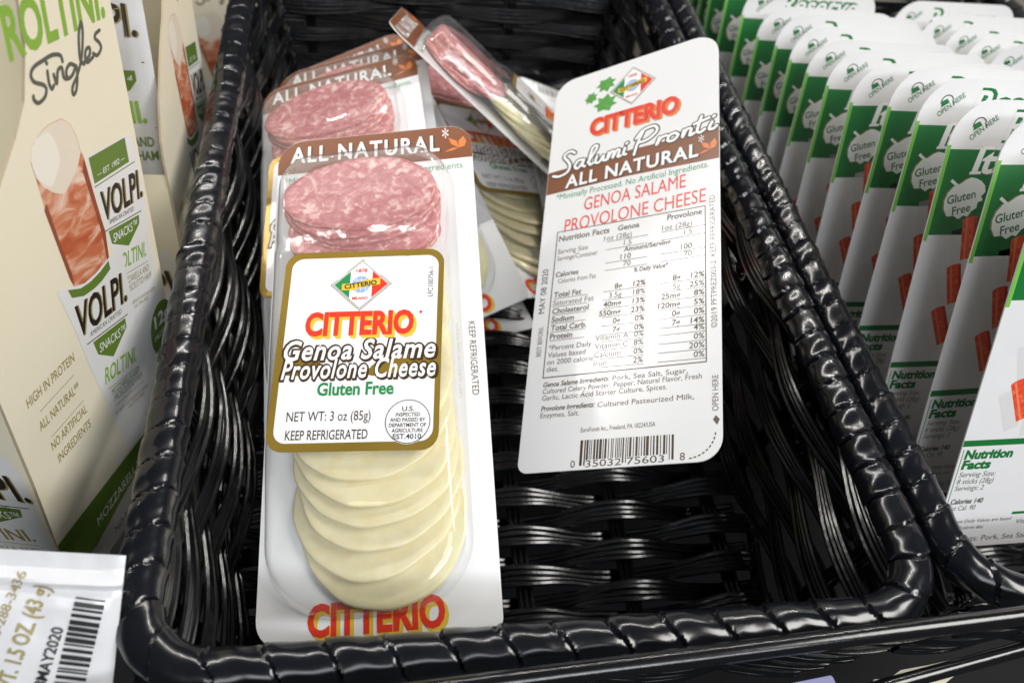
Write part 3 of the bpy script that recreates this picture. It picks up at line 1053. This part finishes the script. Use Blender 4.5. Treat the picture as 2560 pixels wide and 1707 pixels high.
def make_stick_pack(label):
    t = thing("stick_pack", label, "snack pack", "green and white stick packs filed in the right basket")
    ol = rrect(0, STW, -STH, 0, (8, 15, 20, 8), 8)
    pr = Print()
    sheet(pr, ol, "film white", "tray white", 0.7, "tray white")
    stick_art(pr)
    pr.build("card", t)
    tr = Print()
    o0 = rrect(6, STW - 6, -STH + 7, -15, (6, 6, 6, 6), 4)
    o1 = rrect(9, STW - 9, -STH + 10, -19, (5, 5, 5, 5), 4)
    n = len(o0)
    tr.v = [(x, y, -.72) for x, y in o0] + [(x, y, -9) for x, y in o1]
    for i in range(n):
        j = (i + 1) % n
        tr.f.append((j, i, n + i, n + j))
        tr.m.append(tr.mi("tray white"))
    tr.f.append(tuple(n + i for i in reversed(range(n))))
    tr.m.append(0)
    tr.build("tray", t)
    return t


def stick_pose(x, y, z, lean, yaw=0.0, roll=0.0):
    M = Matrix.Rotation(R(yaw), 4, 'Z') @ Matrix.Rotation(R(90 - lean), 4, 'X') @ Matrix.Rotation(R(roll), 4, 'Z')
    M.translation = Vector((x, y, z))
    # x,y,z is the foot of the green band at the left edge: step back up to the pack's head
    return M @ Matrix.Translation((0, 0.0628, 0))


NTH = ["foremost", "second", "third", "fourth", "fifth", "sixth", "seventh", "eighth", "ninth", "tenth", "eleventh", "twelfth", "thirteenth", "fourteenth", "fifteenth", "sixteenth", "seventeenth"]
bb = [(0.197, -0.220, 28), (0.226, -0.223, 27), (0.255, -0.237, 26), (0.284, -0.244, 25), (0.309, -0.253, 22), (0.337, -0.269, 21), (0.367, -0.278, 21), (0.395, -0.287, 20), (0.416, -0.291, 20), (0.439, -0.295, 19), (0.467, -0.305, 20), (0.500, -0.307, 19), (0.535, -0.308, 18), (0.564, -0.319, 18), (0.584, -0.323, 18), (0.602, -0.330, 18), (0.620, -0.335, 18)]
stick = None
for i, (y, z, ln) in enumerate(bb):
    lab = f"leaning green and white stick pack, {NTH[i]} from the front in the left file"
    M = stick_pose(0.260 + random.uniform(-.0008, .0008), y, z, ln + random.uniform(-1.2, 1.2), random.uniform(-1.8, 1.8), random.uniform(-1.3, 1.3))
    if stick is None:
        stick = make_stick_pack(lab)
        stick.matrix_world = M
    else:
        copy_tree(stick, lab, M)
for i, (y, z) in enumerate(((0.395, -0.285), (0.418, -0.291), (0.444, -0.299), (0.472, -0.307), (0.505, -0.315))):
    lab = f"white topped stick pack at the right edge, {NTH[i]} from the front in its file"
    copy_tree(stick, lab, stick_pose(0.3835 + random.uniform(-.002, .002), y, z, 19, random.uniform(-1, 1), 0))

# ------------------------------------------------------------------ cream snack boxes
PANEL = [(-108, -80), (-110, -44), (-113.2, 5), (-117.6, 52), (-120.4, 72), (-119.6, 84), (-112, 102), (-95, 123), (-80, 138), (-72, 148), (-66, 165), (-64, 192), (-17, 192), (-14, 159), (-6, 70), (0, 0), (4, -80)]


def pouch_words(pr, cx, top, sc, L, rot, tilt=None, m="pouch print"):
    pass


def panel_art(pr):
    W2 = "pouch print"
    pr.text("ROLTINI.", -75, 162.8, 15.5, "bright olive", 1, 56, bold=.035)
    # handwritten word
    sx = [[(-48.8, 154.4), (-49.6, 156.8), (-53.9, 158.1), (-59.0, 157.8), (-64.1, 157.2), (-66.4, 155.3), (-65.6, 152.6), (-61.4, 150.2), (-60.2, 148.3), (-61.7, 146.0), (-65.5, 145.2), (-67.4, 147.0), (-67.4, 148.2)],
          [(-57.8, 153.7), (-58.1, 149.5), (-57.2, 147.3), (-55.9, 148.1)], [(-57.6, 156.6), (-57.3, 156.2)],
          [(-54.9, 151.6), (-54.1, 148.1), (-52.4, 152.1), (-49.9, 152.5), (-49.8, 149.3), (-48.4, 147.9)],
          [(-42.2, 150.8), (-45.1, 152.3), (-47.8, 150.6), (-47.5, 147.9), (-44.6, 148.3), (-41.7, 150.6), (-42.2, 146.2), (-44.2, 142.2), (-46.1, 141.5), (-45.9, 144.1), (-42.3, 146.9)],
          [(-42.3, 146.9), (-37.9, 152.1), (-34.8, 160.2), (-34.8, 164.3), (-37.3, 160.2), (-38.7, 152.3), (-36.9, 149.8)],
          [(-36.7, 150.4), (-32.8, 151.9), (-32.1, 154.3), (-34.4, 154.3), (-35.7, 151.4), (-34.6, 149.8), (-30.8, 150.6)],
          [(-24.3, 158.6), (-27.0, 158.1), (-27.9, 156.7), (-25.6, 154.4), (-25.0, 152.2), (-27.9, 150.4), (-30.5, 151.8)]]
    for i, st in enumerate(sx):
        pr.stroke(st, 1.5, "grey ink", 2 + i * .06)
    # printed roll of ham and cheese
    body = [(-75.4, 128.2), (-74.7, 121.1), (-73.6, 108.5), (-70.7, 89.4), (-68.1, 74.8), (-66, 69), (-50, 62), (-41.4, 69.1), (-40.9, 81.0), (-43.9, 99.0), (-46.3, 116.9), (-47.3, 119.6)]
    pr.poly(body, "prosciutto print", 1)
    ell = [(-75.6, 127.2), (-72.4, 133.0), (-67, 135.6), (-63, 136.4), (-55.4, 135.9), (-51, 132.4), (-48.4, 126), (-47.6, 119.6), (-50.5, 115.5), (-55.5, 111.5), (-61.6, 108.4), (-67, 111.5), (-71.8, 116), (-74.7, 121.1)]
    pr.poly(ell, "prosciutto print", 2)
    cx, cy = -61.8, 122.6
    pr.poly([(cx + (x - cx) * .985, cy + (y - cy) * .985) for x, y in ell], "mozzarella print", 3)
    pr.poly([(cx - 6 + (x - cx) * .55, cy + 2 + (y - cy) * .72) for x, y in ell], "mozzarella pale print", 3.4)
    pr.poly([(-46.6, 117), (-43.9, 99), (-40.9, 81), (-41.4, 69.1), (-43, 68.3), (-43.4, 82), (-46.2, 98), (-48.6, 112)], "prosciutto dark print", 1.6)
    pr.poly([(-74, 108), (-70.7, 89.4), (-68.1, 74.8), (-66.6, 70), (-66.2, 76), (-69.3, 92), (-72, 110)], "prosciutto dark print", 1.6)
    # pouch behind
    pr.poly([(-45.2, 116.5), (-14.6, 113.8), (-11.3, 103.5), (-9.1, 87.3), (-10.5, 55.5), (-6, 20), (-2, -20), (-26, -20), (-30, 40), (-40, 76)], W2, 1.0)
    pr.poly([(-43.7, 115.4), (-17.9, 113.5), (-17.1, 102.3), (-42.6, 103.9)], "olive ink", 2)
    pr.text("— EST. 1902 —", -40, 105.6, 2.3, "white ink", 3, 20, rot=-3.5)
    pr.line((-43, 102.6), (-13, 100.6), .5, "olive ink", 2)

    def wordmark(x, y, w, cap, rot):
        for d, m, L in ((.9, "gold text", 3), (0, "warm black", 4)):
            pr.text("VOLPI.", x + d, y - d * .5, cap, m, L, w, rot=rot, bold=.02)
    wordmark(-41.6, 86.2, 31, 12.6, -5.5)
    pr.text("AMERICAN CRAFTED", -37.5, 82.8, 2.0, "warm black", 3, 19, rot=-9)
    pr.line((-41, 81.4), (-13, 76.8), .45, "warm black", 2)
    pr.poly([(-38.8, 80.2), (-15.4, 76.0), (-15.8, 71.9), (-26.2, 66.2), (-37.8, 73.6)], "olive ink", 2)
    pr.text("SNACKS™", -36.4, 73.4, 4.0, "white ink", 3, 18.5, rot=-8)
    pr.text("ROLTINI.", -37.5, 59.0, 7.2, "bright olive", 3, 24, rot=-12, bold=.015)
    pr.line((-36, 55.5), (-13, 50.4), .35, "gold text", 2)
    pr.text("MOZZARELLA AND", -36, 50.0, 3.4, "gold text", 3, 23, rot=-11)
    pr.text("PROSCIUTTO HAM", -35.5, 45.4, 3.4, "gold text", 3, 23.5, rot=-11)
    pr.text("NO NITRATES OR NITRITES ADDED", -33, 37.5, 1.8, "gold text", 3, 23, rot=-12)
    pr.text("GLUTEN FREE", -29, 34, 1.8, "gold text", 3, 12, rot=-12)
    # pouch in front
    p1 = [(-77.0, 74.7), (-68.8, 70.9), (-60, 67.6), (-51.7, 67.6), (-42, 69.0), (-33.6, 70.6), (-31.7, 64.9), (-28.1, 6.0), (-24.5, -18.0), (-26, -30), (-34, -36), (-52, -36), (-55.2, -20.8), (-59.3, -2.6), (-67.0, 29.1), (-70.5, 48.2)]
    pr.poly(p1, W2, 4.6)
    pr.poly([(-70.6, 71.0), (-63, 67), (-56.5, 66.0), (-49, 66.4), (-42.3, 68.0), (-41.9, 63.6), (-49, 61.8), (-54.7, 61.6), (-62, 62.6), (-69.3, 66.4)], "olive ink", 5.2)
    for d, m, L in ((.9, "gold text", 5.6), (0, "warm black", 6.2)):
        pr.text("VOLPI.", -70.8 + d, 46.8 - d * .5, 14.6, m, L, 37, rot=-7, bold=.02)
    pr.text("AMERICAN CRAFTED", -63, 42.2, 2.3, "warm black", 5.6, 24, rot=-9)
    pr.line((-66, 40.4), (-35, 35.0), .5, "warm black", 5.6)
    pr.poly([(-62, 38.6), (-37.4, 34.4), (-37.4, 29.3), (-50.3, 21.9), (-60.2, 30.6)], "olive ink", 5.6)
    pr.text("SNACKS™", -58.8, 30.4, 4.4, "white ink", 6.2, 20, rot=-9)
    pr.text("ROLTINI.", -59.4, 12.8, 8.0, "bright olive", 5.6, 26, rot=-13, bold=.015)
    pr.line((-57.8, 8.6), (-33, 2.8), .35, "gold text", 5.6)
    pr.text("MOZZARELLA AND", -56.4, 3.4, 3.4, "olive ink", 5.6, 23.5, rot=-11)
    pr.text("PROSCIUTTO HAM", -55.4, -1.2, 3.4, "olive ink", 5.6, 24, rot=-10)
    pr.line((-55, -3.8), (-31, -8.4), .35, "gold text", 5.6)
    pr.text("NO NITRATES OR NITRITES ADDED", -56.4, -8.8, 1.9, "gold text", 5.6, 29, rot=-11)
    pr.text("GLUTEN FREE", -46, -13.6, 1.9, "gold text", 5.6, 14, rot=-11)
    # round protein badge
    pr.ell(-8.2, 8.2, 11.2, 15.8, "olive ink", 5)
    pr.text("12g", -8, 11.5, 7, "white ink", 5.6, 14, 'c', bold=.03)
    pr.text("PROTEIN", -8.2, 4.6, 3, "white ink", 5.6, 16, 'c')
    pr.text("120", -6.5, -2.2, 4, "white ink", 5.6, 8, 'c')
    # claims
    for s, y, w, x in (("HIGH IN PROTEIN", 38.8, 30.6, -105.8), ("ALL NATURAL**", 23.8, 26.6, -102.8), ("NO ARTIFICIAL", 9.6, 24.8, -99.2), ("INGREDIENTS", 0.6, 23.4, -97.4)):
        pr.text(s, x, y, 4.6, "gold text", 1, w, bold=.012)
    for x, y, w in ((-100.4, 32.6, 23), (-98, 16.4, 23)):
        pr.line((x, y), (x + w, y + .4), .35, "gold text", 1)
    # soft printed shadow of the pouches falls on the panel, then the green foot band
    for k in range(5):
        pr.poly([(-52 - k * 6, -36.2), (-55 + k * .3 - k * 2, -21 - k * 3.4), (-32, -34 + k * .2), (-28, -36.2)], "pouch print" if k % 2 == 0 else "cardboard cream", 4.4 - k * .5)
    pr.poly([(-110.4, -37.5), (3, -39), (3, -51), (-37.4, -52.2), (-88, -65.4), (-109.0, -65.4)], "olive ink", 5)
    pr.text("MOZZARELLA & PROSCIUTTO", -83.5, -59.6 + 3.4, 5.6, "pouch print", 6, 84, rot=3.0)
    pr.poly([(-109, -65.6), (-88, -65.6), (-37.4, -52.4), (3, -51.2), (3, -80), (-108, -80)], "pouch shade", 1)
    pr.text("NO NITRATES OR NITRITES", -72.5, -74.5, 4.2, "warm black", 2, 60, rot=2)


def pouch_front(pr, L=1):
    """printing shared by the box fronts: a pouch seen square on; x=0 is the right hand edge of the face"""
    pr.poly([(-95, 20), (-12, 20), (-9, 10), (-6.5, -80), (-95, -80)], "pouch print", L)
    for d, m, k in ((.9, "gold text", L + 1), (0, "warm black", L + 2)):
        pr.text("VOLPI.", -8.6 + d, -8.4 - d * .5, 15.5, m, k, 48, 'r', rot=9, bold=.02)
    pr.text("AMERICAN CRAFTED", -20, -18, 2.4, "warm black", L + 1, 30, 'r', rot=10)
    pr.line((-60, -22), (-11, -13.6), .5, "warm black", L + 1)
    pr.poly([(-48, -21.6), (-15.6, -15.6), (-16.0, -21), (-34, -33), (-48, -30)], "olive ink", L + 1)
    pr.text("SNACKS™", -16.8, -23.4, 4.6, "white ink", L + 2, 24, 'r', rot=11)
    pr.text("ROLTINI.", -14.2, -38.4, 7.8, "gold text", L + 1, 42, 'r', rot=14, bold=.02)
    pr.line((-56, -50), (-14.2, -41.6), .35, "gold text", L + 1)
    pr.text("MOZZARELLA AND", -14.4, -47.6, 3.6, "gold text", L + 1, 40, 'r', rot=14)
    pr.text("PROSCIUTTO HAM", -13.4, -52.6, 3.6, "gold text", L + 1, 40, 'r', rot=13)
    pr.line((-50, -63), (-7, -54.0), .35, "gold text", L + 1)


def make_snack_box(label, M):
    """local x runs along the printed side (to the back), y up, z out of the printed side"""
    t = thing("snack_box", label, "box", "cream snack boxes left of the basket")
    pr = Print()
    ol = list(reversed(PANEL))
    ol = PANEL[::-1] if sum(PANEL[i][0] * PANEL[(i + 1) % len(PANEL)][1] - PANEL[(i + 1) % len(PANEL)][0] * PANEL[i][1] for i in range(len(PANEL))) < 0 else PANEL
    sheet(pr, ol, "cardboard cream", "cardboard raw", 1.1)
    panel_art(pr)
    pr.build("side_panel", t)
    # front lip with its printed face: x of the face follows the slanting side edge
    fx = lambda y: -113.6 - .0816 * (y - 5)
    lp = Print()
    LZ = [-80, -60, -44, -20, 5, 30, 52, 66]
    # strip of board from the side panel across the front
    v, f = [], []
    for y in LZ:
        v += [(fx(y), y, -1.3), (fx(y), y, -96)]
    base = len(lp.v)
    lp.v += v
    for i in range(len(LZ) - 1):
        a = base + 2 * i
        lp.f.append((a, a + 2, a + 3, a + 1))
        lp.m.append(lp.mi("cardboard cream"))
    art = Print()
    pouch_front(art)
    lp.merge(art, lambda p: (fx(p[1]) - .05 - p[2], p[1], p[0] + 4.6))
    back = len(lp.v)
    lp.v += [(x + 1.0, y, z) for x, y, z in v]
    for i in range(len(LZ) - 1):
        a = back + 2 * i
        lp.f.append((a + 1, a + 3, a + 2, a))
        lp.m.append(lp.mi("cardboard cream"))
    n = 2 * (len(LZ) - 1)
    lp.f.append((base + n, base + n + 1, back + n + 1, back + n))
    lp.f.append((base, back, back + 1, base + 1))
    lp.m += [lp.mi("cardboard raw")] * 2
    for i in range(len(LZ) - 1):
        a, b = base + 2 * i, back + 2 * i
        lp.f += [(a, b, b + 2, a + 2), (a + 1, a + 3, b + 3, b + 1)]
        lp.m += [lp.mi("cardboard raw")] * 2
    lp.build("front_lip", t)
    bk = Print()
    bk.v = [(-17, 192, -1.2), (4, -80, -1.2), (4, -80, -96), (-17, 192, -96), (-18, 192, -1.2), (3, -80, -1.2), (3, -80, -96), (-18, 192, -96)]
    bk.f = [(0, 1, 2, 3), (7, 6, 5, 4), (0, 3, 7, 4), (3, 2, 6, 7)]
    bk.m = [bk.mi("cardboard cream")] * 4
    bk.build("back_panel", t)
    sd = Print()
    sheet(sd, ol, "cardboard cream", "cardboard raw", 1.1)
    sd.build("side_panel", t, lambda p: (p[0], p[1], p[2] - 95))
    t.matrix_world = M
    return t


BOX1 = pose((-0.104, 0.28338, -0.33143), ((0.285, 0.0719, 0.9558), (0.932, 0.2122, -0.2939), (-0.224, 0.9746, -0.0066)))
BOX2 = pose((-0.1036, 0.4489, -0.3904), ((0.0333, -0.0076, 0.9994), (0.9479, 0.3171, -0.0291), (-0.3167, 0.9484, 0.0178)))
box1 = make_snack_box("nearest cream snack box with big handwritten word and ham roll on its side", BOX1)
copy_tree(box1, "second cream snack box, slit open at the front with white pouches inside", BOX2)
copy_tree(box1, "farthest cream snack box, half hidden behind the basket's left rim", pose((-0.0869, 0.735, -0.53), ((0.86, -0.05, 0.507), (0.507, 0.08, -0.858), (0.0, 0.99, 0.09))))


def make_pouch(label, M, art, w, h, th=4.0, seal=True):
    """pillow pouch: local x right, y up, z towards the viewer, origin at the right hand top"""
    t = thing("snack_pouch", label, "pouch", None, None)
    nx, ny = 34, 90
    V, F = [], []
    rnd = random.Random(int(w * 7 + h))

    def surf(x, y):
        u, v = -x / w, -y / h
        e = min(1, u / .12, (1 - u) / .12)
        e2 = min(1, max(0, (v - .06) / .12), (1 - v) / .12) if seal else 1
        b = th * (max(0, e) * max(0, e2)) ** .5
        b += 1.1 * math.exp(-((y + 9.5 + .02 * x) / 1.1) ** 2) - .8 * math.exp(-((y + 11.8) / 1.0) ** 2)
        b += .5 * noise.noise(Vector((x * .13, y * .05, w + 3)))
        b += 1.5 * noise.noise(Vector((x * .045, y * .035, w))) * min(1, max(0, e2) + .25)
        return b
    for s in (1, -1):
        for j in range(ny + 1):
            for i in range(nx + 1):
                x, y = -w * i / nx, -h * j / ny
                V.append((x, y, surf(x, y) if s > 0 else -.3 - .6 * max(0, surf(x, y))))
    n1 = (nx + 1) * (ny + 1)
    for j in range(ny):
        for i in range(nx):
            a = j * (nx + 1) + i
            F.append((a, a + 1, a + nx + 2, a + nx + 1))
            F.append((n1 + a, n1 + a + nx + 1, n1 + a + nx + 2, n1 + a + 1))
    rim = [i for i in range(nx + 1)] + [(j + 1) * (nx + 1) + nx for j in range(ny)] + [ny * (nx + 1) + i for i in reversed(range(nx))] + [j * (nx + 1) for j in reversed(range(1, ny))]
    for i in range(len(rim)):
        a, b = rim[i], rim[(i + 1) % len(rim)]
        F.append((b, a, n1 + a, n1 + b))
    F = [tuple(reversed(q)) for q in F]
    F = [tuple(reversed(q)) for q in F]
    pr = Print()
    pr.v = [tuple(p) for p in V]
    pr.f = [tuple(reversed(q)) if k < 2 * nx * ny and k % 2 == 0 else tuple(reversed(q)) for k, q in enumerate(F)]
    pr.m = [pr.mi("pouch white")] * len(pr.f)
    a = Print()
    art(a)
    pr.merge(a, lambda p: (p[0], p[1], surf(p[0], p[1]) + .5 + p[2]))
    o = pr.build("pouch_body", t, None, True)
    t.matrix_world = M
    return t


def bag_art(a):
    a.text("WT. 1.5 OZ. (43 g)", -29.6, -46, 4.9, "gold text", 2, 36, rot=77, bold=.02)
    a.text("1-800-288-3436", -36, -34, 3.0, "gold text", 2, 28, rot=76)
    a.text("BEST BY 08MAY2020", -23.2, -62, 3.4, "black ink", 2, 39, rot=79, bold=.015)
    rb = random.Random(3)
    y = -13.4
    while y > -74:
        w = rb.choice((.5, .5, .8, 1.1, 1.5))
        c = -8.6 + (y + 13) * .13
        a.poly([(c - 4.6, y), (c + 4.6, y - .9), (c + 4.6, y - .9 - w), (c - 4.6, y - w)], "black ink", 2)
        y -= w + rb.choice((.5, .6, 1.0))


vy = Vector((0, 0.77, 0.64)).normalized()
BAG = pose(Vector((-0.0840, 0.1275, -0.264)), ((1, 0, 0), (0, vy.y, -vy.z), (0, vy.z, vy.y))) @ Matrix.Rotation(R(-7), 4, 'Z')
make_pouch("white foil pouch with barcode and gold weight print, in front of the nearest cream box", BAG, bag_art, 62, 95, 3.2)


def pouch_art(a):
    # x=0 right edge; y=0 top
    for d, m, k in ((.8, "gold text", 1), (0, "warm black", 2)):
        a.text("VOLPI.", -4 + d, -33 - d * .4, 14.5, m, k, 44, 'r', bold=.02)
    a.line((-48, -49.4), (-3, -46), .5, "warm black", 1)
    a.poly([(-40, -50), (-8, -50), (-8, -55), (-12, -60), (-24, -64), (-40, -58)], "olive ink", 1)
    a.text("SNACKS™", -10, -57, 4.4, "white ink", 2, 26, 'r')
    a.text("ROLTINI.", -6.5, -77, 11, "bright olive", 1, 44, 'r', bold=.03)
    a.line((-48, -81), (-2, -80), .4, "gold text", 1)
    a.text("MOZZARELLA AND", -5, -90, 5, "olive ink", 1, 42, 'r', bold=.02)
    a.text("PROSCIUTTO HAM", -4, -97.6, 5, "olive ink", 1, 42, 'r', bold=.02)
    a.rect(-50, -12, -1, -2, "olive ink", 1)
    a.line((-50, -14), (-1, -14), .5, "olive ink", 1)


# pouches stand in the second box, facing its open front
PB = BOX2 @ Matrix(((0, 0, -1, 0), (0, 1, 0, 0), (1, 0, 0, 0), (0, 0, 0, 1)))
make_pouch("white pouch with dark lettering standing in the second cream box, at its open front", PB @ Matrix.Translation((-0.0035, 0.1665, 0.100)), pouch_art, 70, 150, 4)["group"] = "pouches standing in the second box"
make_pouch("white pouch with slanting green print, behind the front pouch in the second cream box", PB @ Matrix.Translation((-0.010, 0.180, 0.072)) @ Matrix.Rotation(R(-4), 4, 'Z'), pouch_art, 66, 150, 4)["group"] = "pouches standing in the second box"

# ------------------------------------------------------------------ shelf front: rails and tags


def rail(a, b, r, label):
    V, F = tube_rows([[Vector(a) + (Vector(b) - Vector(a)) * i / 30 + Vector((0, 0, .0002 * math.sin(i * .9))) for i in range(31)]], r, 20)
    o = link("shelf_rail", mesh("shelf_rail", V, F), None, ["rail black"])
    return tag(o, label, "rail", "black wire rails along the shelf front")


rail((-0.10, 0.0735, -0.2695), (0.42, 0.0895, -0.2665), 0.0034, "glossy black wire rail running along the basket's front rim")
rail((0.10, 0.060, -0.300), (0.42, 0.1035, -0.300), 0.0029, "lower black wire rail at the bottom right corner, below the other rail")
pm = Print()
pts = [(193, 77), (199, 80.5), (205, 80), (212, 83), (226, 84), (241, 85.5), (243, 82), (232, 77.5), (216, 70), (194, 69)]
sheet(pm, pts[::-1], "tag cream", "tag cream", 1.2)
o = pm.build("price_strip", None)
o.location = (0, 0, -0.322)
tag(o, "torn cream price strip showing between the two black rails", "price strip")
pm = Print()
sheet(pm, rrect(0, 44, 0, 30, (1, 1, 1, 1), 2), "ticket lilac", "ticket lilac", .5)
o = pm.build("price_ticket", None)
o.matrix_world = Matrix.Translation((0.140, 0.050, -0.322)) @ Matrix.Rotation(R(5), 4, 'Z')
tag(o, "small lilac paper ticket under the rail at the bottom edge", "ticket")
